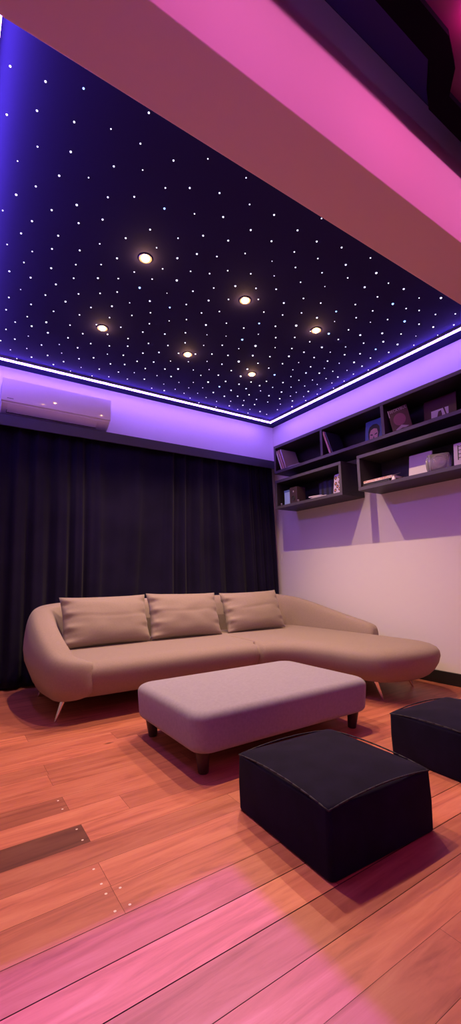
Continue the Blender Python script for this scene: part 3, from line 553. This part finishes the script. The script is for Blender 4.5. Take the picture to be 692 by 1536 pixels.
obj('finial', lathe(bmesh.new(), [(.002, .038), (.005, .041), (.005, .045), (.001, .048)], 12), 'steel', bl, 60)
pn = empty('paper_knife', (-.29, -2.13, LF+.050), 'thin pale paper knife resting across the magazine end', 'knife', rot=(0, 0, math.radians(-12)))
obj('blade', nbox(-.005, .005, -.075, .02, 0, .0025, bev=.001, seg=1), 'steel', pn)
obj('handle', nbox(-.007, .007, .0205, .10, -.003, .005, bev=.002), 'grey_print', pn)
pn.location = (-.29, -2.07, LF+.0575)
ws = empty('white_square_book', (-.20, -2.265, LF+.0005), 'plain white square book leaning behind the glass block', 'book', rot=(0, math.radians(9), 0))
obj('cover', nbox(0, .012, -.112, .112, 0, .232, bev=.001, seg=1), 'white_paper', ws)
lb_ = empty('picture_book', (-.27, -2.70, LF+.0005), 'white book with dark ladder-like lines, right of the glass block', 'book', rot=(0, math.radians(6), 0))
obj('cover', nbox(0, .012, -.085, .085, 0, .205, bev=.001, seg=1), 'lilac_cover', lb_)
ln = [[(.052, .06), (.044, .06), (.044, .185), (.052, .185)], [(.0, .06), (-.008, .06), (-.008, .185), (.0, .185)]]
for k in range(4): ln.append([(.044, .075+.032*k), (.0, .075+.032*k), (.0, .081+.032*k), (.044, .081+.032*k)])
cover_print(lb_, 'printed_lines', ln, 'hair_print', -.0008)
gl = empty('glass_block', (-.235, -2.475, LF+.0005), 'clear glass block with round lens faces on the lower shelf', 'ornament', rot=(0, 0, math.radians(24)))
bm = nbox(-.075, .075, -.09, .09, 0, .150, bev=.022, seg=3)
obj('body', bm, 'glass', gl, 40)
def lens(r): return lathe(bmesh.new(), [(r, 0), (r, .004), (r*.9, .010), (r*.82, .010), (r*.76, .004), (r*.6, .007), (r*.3, .013), (.002, .015)], 28)
for ax, l, rr in (('Y', (-.0755, 0, .075), -PI/2), ('Y', (.0755, 0, .075), PI/2), ('X', (0, -.0905, .075), PI/2), ('X', (0, .0905, .075), -PI/2)):
    bm = lens(.060); bmesh.ops.rotate(bm, verts=bm.verts, cent=(0, 0, 0), matrix=Matrix.Rotation(rr, 3, ax))
    obj('lens', bm, 'glass', gl, 50, loc=l)

sw = empty('wall_switch', (-.001, -.105, 1.12), 'small white switch plate in the gap between curtain and right wall corner', 'switch')
obj('plate', nbox(-.007, 0, -.012, .012, 0, .11, bev=.002), 'switch', sw)
obj('rocker', nbox(-.0105, -.0072, -.007, .007, .03, .08, bev=.001), 'switch', sw)

# ------------------------------------------------------------------ sofa
sofa = empty('sectional_sofa', (-1.7, -1.2, 0), 'long taupe curved sectional sofa with a rounded chaise, in front of the black curtain', 'sofa')
cS = (-1.7, -1.2, 0)
LV = [(.150, .16), (.142, .14), (.146, .115), (.165, .085), (.205, .045), (.255, .015), (.305, 0), (.340, .004), (.364, .022), (.381, .055), (.390, .09), (.394, .125)]
def ccw(pts):
    A = sum(a[0]*b[1]-b[0]*a[1] for a, b in zip(pts, pts[1:]+pts[:1]))
    return pts if A > 0 else pts[::-1]
SEAT = [(-2.95, -1.30), (-2.86, -1.415), (-2.40, -1.435), (-1.90, -1.44), (-1.60, -1.46), (-1.40, -1.50), (-1.25, -1.58), (-1.14, -1.71), (-1.085, -1.92), (-1.06, -2.15), (-.985, -2.33), (-.82, -2.43), (-.60, -2.465), (-.40, -2.43), (-.27, -2.31), (-.215, -2.1), (-.20, -1.5), (-.20, -.7), (-.26, -.42), (-.45, -.36), (-1.2, -.36), (-2.2, -.34), (-2.85, -.38), (-2.97, -.55), (-3.0, -.95)]
seat_outline = ccw(catmull(SEAT, 22))
bm = loft_outline(seat_outline, LV)
for v in bm.verts:      # the seam between the two upholstered modules, pulled in along the front
    if v.co.y < -1.15 and v.co.z < .393:
        g = math.exp(-((v.co.x + 1.43 - .10*(v.co.y+1.47))/.016)**2) + .35*math.exp(-((v.co.x + 1.43)/.07)**2)
        k = min(1, max(0, (-1.15 - v.co.y)/.2))
        v.co.y += .030*g*k; v.co.z -= (.012*g*k if v.co.z > .3 else 0)
obj('seat', local(bm, cS), 'sofa', sofa, 180)
def sweep(path, per=6):
    P = catmull(path, per, closed=False); bm = bmesh.new(); rings = []
    n = len(P)
    for i, (x, y, zt, th, zb, tp) in enumerate(P):
        a = Vector(P[max(0, i-1)][:2]); c = Vector(P[min(n-1, i+1)][:2]); t = (c-a).normalized(); nrm = Vector((-t.y, t.x))
        h = zt - zb; ring = []
        prof = []
        # inner side (+n) bottom -> top -> outer side bottom
        K = 22
        for k in range(K+1):
            ang = PI*k/K
            cx = math.cos(ang); s = math.sin(ang)
            e = .55
            nx = math.copysign(abs(cx)**e, cx)*th/2
            nz = (s**.62)
            z_ = zb + h*nz
            low = max(0., 1 - (z_-zb)/.30)
            nx *= 1 - (tp/(th/2))*low**2 if cx < 0 else 1 - .25*(tp/(th/2))*low**2
            prof.append((nx, z_))
        for nx, z_ in prof: ring.append(bm.verts.new((x + nrm.x*nx, y + nrm.y*nx, z_)))
        rings.append(ring)
    for a, b in zip(rings, rings[1:]):
        for k in range(len(a)): bm.faces.new((a[k], a[(k+1) % len(a)], b[(k+1) % len(a)], b[k]))
    for rg_, fl in ((rings[0], 1), (rings[-1], 0)):
        f = bm.faces.new(rg_[::-1] if fl else rg_)
        bmesh.ops.triangulate(bm, faces=[f])
    bmesh.ops.recalc_face_normals(bm, faces=bm.faces)
    return bm
# path runs front-left -> back -> seam ; outer side is on the right hand of travel: flip so that +n points inward
left_path = [(-2.80, -1.375, .385, .10, .20, .02), (-2.86, -1.365, .405, .18, .165, .05), (-2.955, -1.29, .440, .235, .15, .07), (-3.00, -1.14, .520, .245, .15, .09), (-3.015, -.92, .610, .25, .15, .09), (-3.005, -.70, .680, .255, .15, .09),
             (-2.965, -.50, .725, .27, .15, .08), (-2.82, -.385, .745, .26, .15, .07), (-2.60, -.35, .750, .25, .15, .07), (-2.0, -.34, .752, .25, .15, .07), (-1.50, -.34, .752, .25, .15, .07), (-1.425, -.34, .748, .235, .155, .06), (-1.405, -.34, .72, .18, .18, .03)]
right_path = [(-1.385, -.34, .72, .18, .18, .03), (-1.365, -.34, .748, .235, .155, .06), (-1.29, -.34, .752, .25, .15, .07), (-.90, -.34, .752, .25, .15, .07), (-.55, -.36, .748, .25, .15, .07), (-.34, -.43, .735, .24, .15, .07),
              (-.235, -.58, .705, .22, .15, .06), (-.20, -.80, .655, .205, .15, .06), (-.19, -1.05, .595, .195, .15, .05), (-.19, -1.30, .540, .185, .15, .05), (-.195, -1.52, .497, .175, .16, .04), (-.20, -1.64, .468, .15, .20, .03), (-.20, -1.675, .435, .10, .25, .02)]
def flip(p): return [q for q in p]
obj('left_backrest', local(sweep([q for q in left_path][::-1]), cS), 'sofa', sofa, 180)
obj('chaise_backrest', local(sweep([q for q in right_path][::-1]), cS), 'sofa', sofa, 180)
def sofa_leg(top, foot):
    return obj('leg', local(rod(bmesh.new(), foot, top, .007, .025, 18, mids=((.04, .009), (.5, .014), (.85, .021))), cS), 'chrome', sofa, 60)
sofa_leg((-2.925, -1.20, .165), (-2.992, -1.225, 0)); sofa_leg((-2.90, -.52, .165), (-2.97, -.46, 0))
sofa_leg((-.865, -2.16, .165), (-.832, -2.20, 0)); sofa_leg((-.36, -2.05, .165), (-.30, -2.10, 0))
sofa_leg((-.40, -.52, .165), (-.35, -.46, 0)); sofa_leg((-1.45, -.60, .165), (-1.45, -.56, 0)); sofa_leg((-1.45, -1.25, .165), (-1.45, -1.29, 0))

# ------------------------------------------------------------------ pillows
def pillow_mesh(W, Hh, T_, seed):
    bm = bmesh.new(); nu, nv = 46, 34; rn = random.Random(seed)
    wr = [(rn.choice((-1, 1)), rn.choice((-1, 1)), rn.uniform(5, 9), rn.uniform(0, 6)) for _ in range(4)]
    G = {}
    for side in (1, -1):
        for i in range(nu+1):
            for j in range(nv+1):
                u = 2*i/nu-1; v = 2*j/nv-1
                edge = i in (0, nu) or j in (0, nv)
                if side == -1 and edge: G[(side, i, j)] = G[(1, i, j)]; continue
                x = u*W/2*(1-.045*(1-abs(u))*0 - .05*(1-v*v)*abs(u)**3*1.0)
                z = v*Hh/2*(1-.06*(1-u*u)*abs(v)**3)
                pu = max(0, 1-abs(u)**3.2); pv = max(0, 1-abs(v)**2.6)
                th = T_/2*(pu*pv)**.55
                # creases radiating from the side seams and corners
                d = 1-abs(u)
                sd = .55 if u > 0 else 1.
                cr = sd*math.exp(-d*6)*.024*math.sin(11*v+seed+3*u)*min(1, d*12) + sd*math.exp(-d*8)*.013*math.sin(23*v+2*seed)*min(1, d*12)
                nn = noise.noise(Vector((u*2.4+seed*3, v*2.4, side)))*.008*pu*pv
                band = -.004*math.exp(-((v-.08+.05*math.sin(3*u+seed))/.05)**2)*pu
                y = -side*max(.001, th + cr + nn + (band if side == 1 else 0)) if not edge else 0
                G[(side, i, j)] = bm.verts.new((x, y, z + Hh/2))
    for side in (1, -1):
        for i in range(nu):
            for j in range(nv):
                q = [G[(side, i, j)], G[(side, i+1, j)], G[(side, i+1, j+1)], G[(side, i, j+1)]]
                bm.faces.new(q if side == 1 else q[::-1])
    bmesh.ops.recalc_face_normals(bm, faces=bm.faces)
    return bm
PG = 'taupe back pillows on the sofa'
for x, y, ry, rz, W, hh, lb, sd in ((-2.49, -.775, 0., 1.5, .76, .43, 'taupe back pillow at the left end of the sofa, beside the rounded arm', 1),
                                 (-1.745, -.775, 1.2, -1.0, .74, .43, 'taupe back pillow in the middle, between two other pillows', 2),
                                 (-.935, -.775, -1., -2.5, .72, .42, 'taupe back pillow nearest the right wall and sloping chaise arm', 3)):
    p = empty('back_pillow', (x, y, .400), lb, 'pillow', PG, rot=(math.radians(-22), math.radians(ry), math.radians(rz)))
    o = obj('pillow_cover', pillow_mesh(W, hh, .20, sd), 'pillow', p, 180)

# ------------------------------------------------------------------ ottoman
ot = empty('ottoman', (-2.02, -2.155, 0), 'large lilac grey upholstered ottoman on short dark wooden legs', 'ottoman')
def cushion_block(hx, hy, z0, z1, rp, ra, dome, taper=0., n=14):
    """rounded block: plan rounded rectangle lofted with rounded top and bottom edges"""
    out = []
    for cx, cy, a0 in ((hx-rp, hy-rp, 0), (-hx+rp, hy-rp, PI/2), (-hx+rp, -hy+rp, PI), (hx-rp, -hy+rp, 3*PI/2)):
        for k in range(n+1): out.append((cx+rp*math.cos(a0+PI/2*k/n), cy+rp*math.sin(a0+PI/2*k/n)))
    bm = bmesh.new(); m = len(out); rings = []
    lv = []
    for k in range(7): a = PI/2*k/6; lv.append((z0+ra*.8*(1-math.sin(a)), ra*.8*(1-math.cos(a))+taper))
    lv = [(z0 + ra*.8*(1-math.sin(PI/2*(6-k)/6)) if 0 else z0 + ra*.8*(1-math.cos(PI/2*k/6)), ra*.8*(1-math.sin(PI/2*k/6)) + taper*(1-k/6*.3)) for k in range(7)]
    lv += [((z0+z1)/2, taper*.3)]
    lv += [(z1-ra + ra*math.sin(PI/2*k/7), ra*(1-math.cos(PI/2*k/7))) for k in range(8)]
    for z, ins in lv: rings.append([bm.verts.new((x*(1-ins/hx), y*(1-ins/hy), z)) for x, y in out])
    last = lv[-1][1]
    for q in (.8, .6, .4, .2):
        s0 = (1-last/hx); s1 = (1-last/hy)
        rings.append([bm.verts.new((x*s0*q, y*s1*q, z1 + dome*(1-q*q))) for x, y in out])
    for a, b in zip(rings, rings[1:]):
        for k in range(m): bm.faces.new((a[k], a[(k+1) % m], b[(k+1) % m], b[k]))
    bm.faces.new(rings[0][::-1]); bm.faces.new(rings[-1])
    bmesh.ops.recalc_face_normals(bm, faces=bm.faces)
    return bm
obj('cushion', cushion_block(.625, .405, .105, .302, .085, .042, .008, .012), 'ottoman', ot, 180)
for sx in (-1, 1):
    for sy in (-1, 1):
        obj('leg', rod(bmesh.new(), (sx*.535, sy*.305, 0), (sx*.545, sy*.312, .108), .024, .036, 20, mids=((.05, .026),)), 'dark_wood', ot, 40)

# ------------------------------------------------------------------ poufs
def pouf(x, y, hx, hy, h, lab, rz=0.):
    p = empty('pouf', (x, y, 0), lab, 'pouf', 'dark square poufs', rot=(0, 0, math.radians(rz)))
    bm = cushion_block(hx, hy, .001, h, .020, .012, .0, 0., 6)
    top = lambda u, v: .034*(1 - (u*u+v*v)/2)
    for v in bm.verts:   # slightly slumped upholstery with a domed top
        f = v.co.z/h
        v.co.z += top(v.co.x/hx, v.co.y/hy)*max(0, f)
        v.co.x *= 1 + .010*math.sin(f*PI); v.co.y *= 1 + .010*math.sin(f*PI)
    obj('cover', bm, 'pouf', p, 180)
    seam = bmesh.new()
    a = [(1, 1), (-1, 1), (-1, -1), (1, -1)]
    for k in range(4):
        p0 = a[k]; p1 = a[(k+1) % 4]; N = 12
        q = lambda t: (p0[0]+(p1[0]-p0[0])*t, p0[1]+(p1[1]-p0[1])*t)
        for j in range(N):
            u0, v0 = q(j/N); u1, v1 = q((j+1.02)/N)
            rod(seam, (u0*(hx-.0045), v0*(hy-.0045), h-.005+top(u0, v0)), (u1*(hx-.0045), v1*(hy-.0045), h-.005+top(u1, v1)), .003, .003, 8)
    obj('piping', seam, 'pouf_seam', p, 180)
    return p
pouf(-2.350, -3.105, .262, .265, .212, 'black suede pouf on the open floor, in front of the ottoman', -2.)
pouf(-1.395, -3.14, .262, .265, .212, 'black suede pouf cut off by the right edge of the photo', -2.)

# ------------------------------------------------------------------ camera-side lights
def light(kind, name, loc, energy, col, size=.1, size_y=None, target=None, **k):
    ld = bpy.data.lights.new(name, kind); ld.energy = energy; ld.color = col
    if kind == 'AREA':
        ld.size = size
        if size_y: ld.shape = 'RECTANGLE'; ld.size_y = size_y
    else: ld.shadow_soft_size = size
    for a, b in k.items(): setattr(ld, a, b)
    o = bpy.data.objects.new(name, ld); COL.objects.link(o); o.location = loc
    if target: o.rotation_euler = (Vector(target)-Vector(loc)).to_track_quat('-Z', 'Y').to_euler()
    return o
# pink LED strip along the walls of the camera side, just under the dropped ceiling
bm = bmesh.new()
box(bm, XL+.03, -.03, YF+.03, YF+.045, 3.18, 3.21); box(bm, -.045, -.03, YF+.05, -3.75, 3.18, 3.21); box(bm, XL+.03, XL+.045, YF+.05, -3.75, 3.18, 3.21)
pk = tag(obj('led_strip', bm, 'pink_led'), 'glowing pink LED strip round the camera side of the ceiling', 'led strip')
for wx in (-3.4, -2.6, -1.8, -1.0, -.3):
    light('SPOT', 'pink_wash', (wx, -4.7, 3.22), 29., (.97, .26, .98), .11, target=(wx+.1, -3.36, 3.12), spot_size=math.radians(84), spot_blend=1.)  # unseen spots added to wash the beam face pink
# unseen lamp added for the pink floor patch; its doors cut the edges
wl = empty('added_box_lamp', (XL+.08, -4.22, 2.5), 'unseen black box lamp added for the pink patch on the floor', 'lamp')
bm = bmesh.new(); lx0, lx1, ly0, ly1 = XL+.002, XL+.137, -4.40, -4.086
bm2 = bmesh.new()
box(bm2, lx0, lx0+.004, ly0, ly1, 2.46, 2.70); box(bm2, lx1-.004, lx1, ly0, ly1, 2.46, 2.70); box(bm2, lx0, lx1, ly0, ly0+.004, 2.60, 2.70); box(bm2, lx0, lx1, ly1-.004, ly1, 2.46, 2.70); box(bm2, lx0, lx1, ly0, ly1, 2.70, 2.704)
obj('shade', local(bm2, (XL+.08, -4.22, 2.5)), 'baseboard', wl)
light('SPOT', 'pink_beam', (XL+.08, -4.15, 2.609), 520., (.22, .04, 1.), .0015, target=(-3.2, -3.9, 0), spot_size=math.radians(120), spot_blend=.3)
# magenta recessed lamp at the corner of the dropped panel
light('POINT', 'magenta_lamp', (-1.97, -3.80, 3.25), 1.2, (1., .03, .45), .02)
light('POINT', 'gap_fill_blue', (-2.2, -4.3, 3.46), 1.6, (.25, .25, 1.), .05)  # blue fill added to tint the gap above the dropped panel
ml = empty('recessed_lamp', (-1.95, -3.80, 3.30), 'magenta recessed lamp in the dark ceiling above the beam', 'ceiling light')
obj('bulb', lathe(bmesh.new(), [(.03, 0), (.03, -.012), (.02, -.02), (.004, -.023)], 20), 'pink_led', ml, 60)

# ------------------------------------------------------------------ world, camera, view
w_ = bpy.data.worlds.new('world'); sc.world = w_; w_.use_nodes = True
w_.node_tree.nodes['Background'].inputs['Color'].default_value = (.0, .0, .0, 1)
w_.node_tree.nodes['Background'].inputs['Strength'].default_value = 0
cam = bpy.data.cameras.new('camera'); co = bpy.data.objects.new('camera', cam); COL.objects.link(co)
cam.sensor_fit = 'HORIZONTAL'; cam.sensor_width = 36; cam.lens = 638.4/692*36; cam.clip_start = .02
yaw, pitch, roll = .587424, .153975, -.0170073
f = Vector((math.sin(yaw)*math.cos(pitch), math.cos(yaw)*math.cos(pitch), math.sin(pitch)))
r = Vector((math.cos(yaw), -math.sin(yaw), 0)); u = r.cross(f)
r2 = r*math.cos(roll)+u*math.sin(roll); u2 = -r*math.sin(roll)+u*math.cos(roll)
m4 = Matrix((r2, u2, -f)).transposed().to_4x4(); m4.translation = Vector((-3.67188, -4.41437, .93515))
co.matrix_world = m4
sc.camera = co
vs_ = sc.view_settings
vs_.view_transform = 'Standard'; vs_.look = 'None'; vs_.gamma = 1; vs_.exposure = 0.; vs_.use_curve_mapping = False
sc.cycles.use_denoising = True
sc.cycles.max_bounces = 8
sc.cycles.sample_clamp_indirect = 6
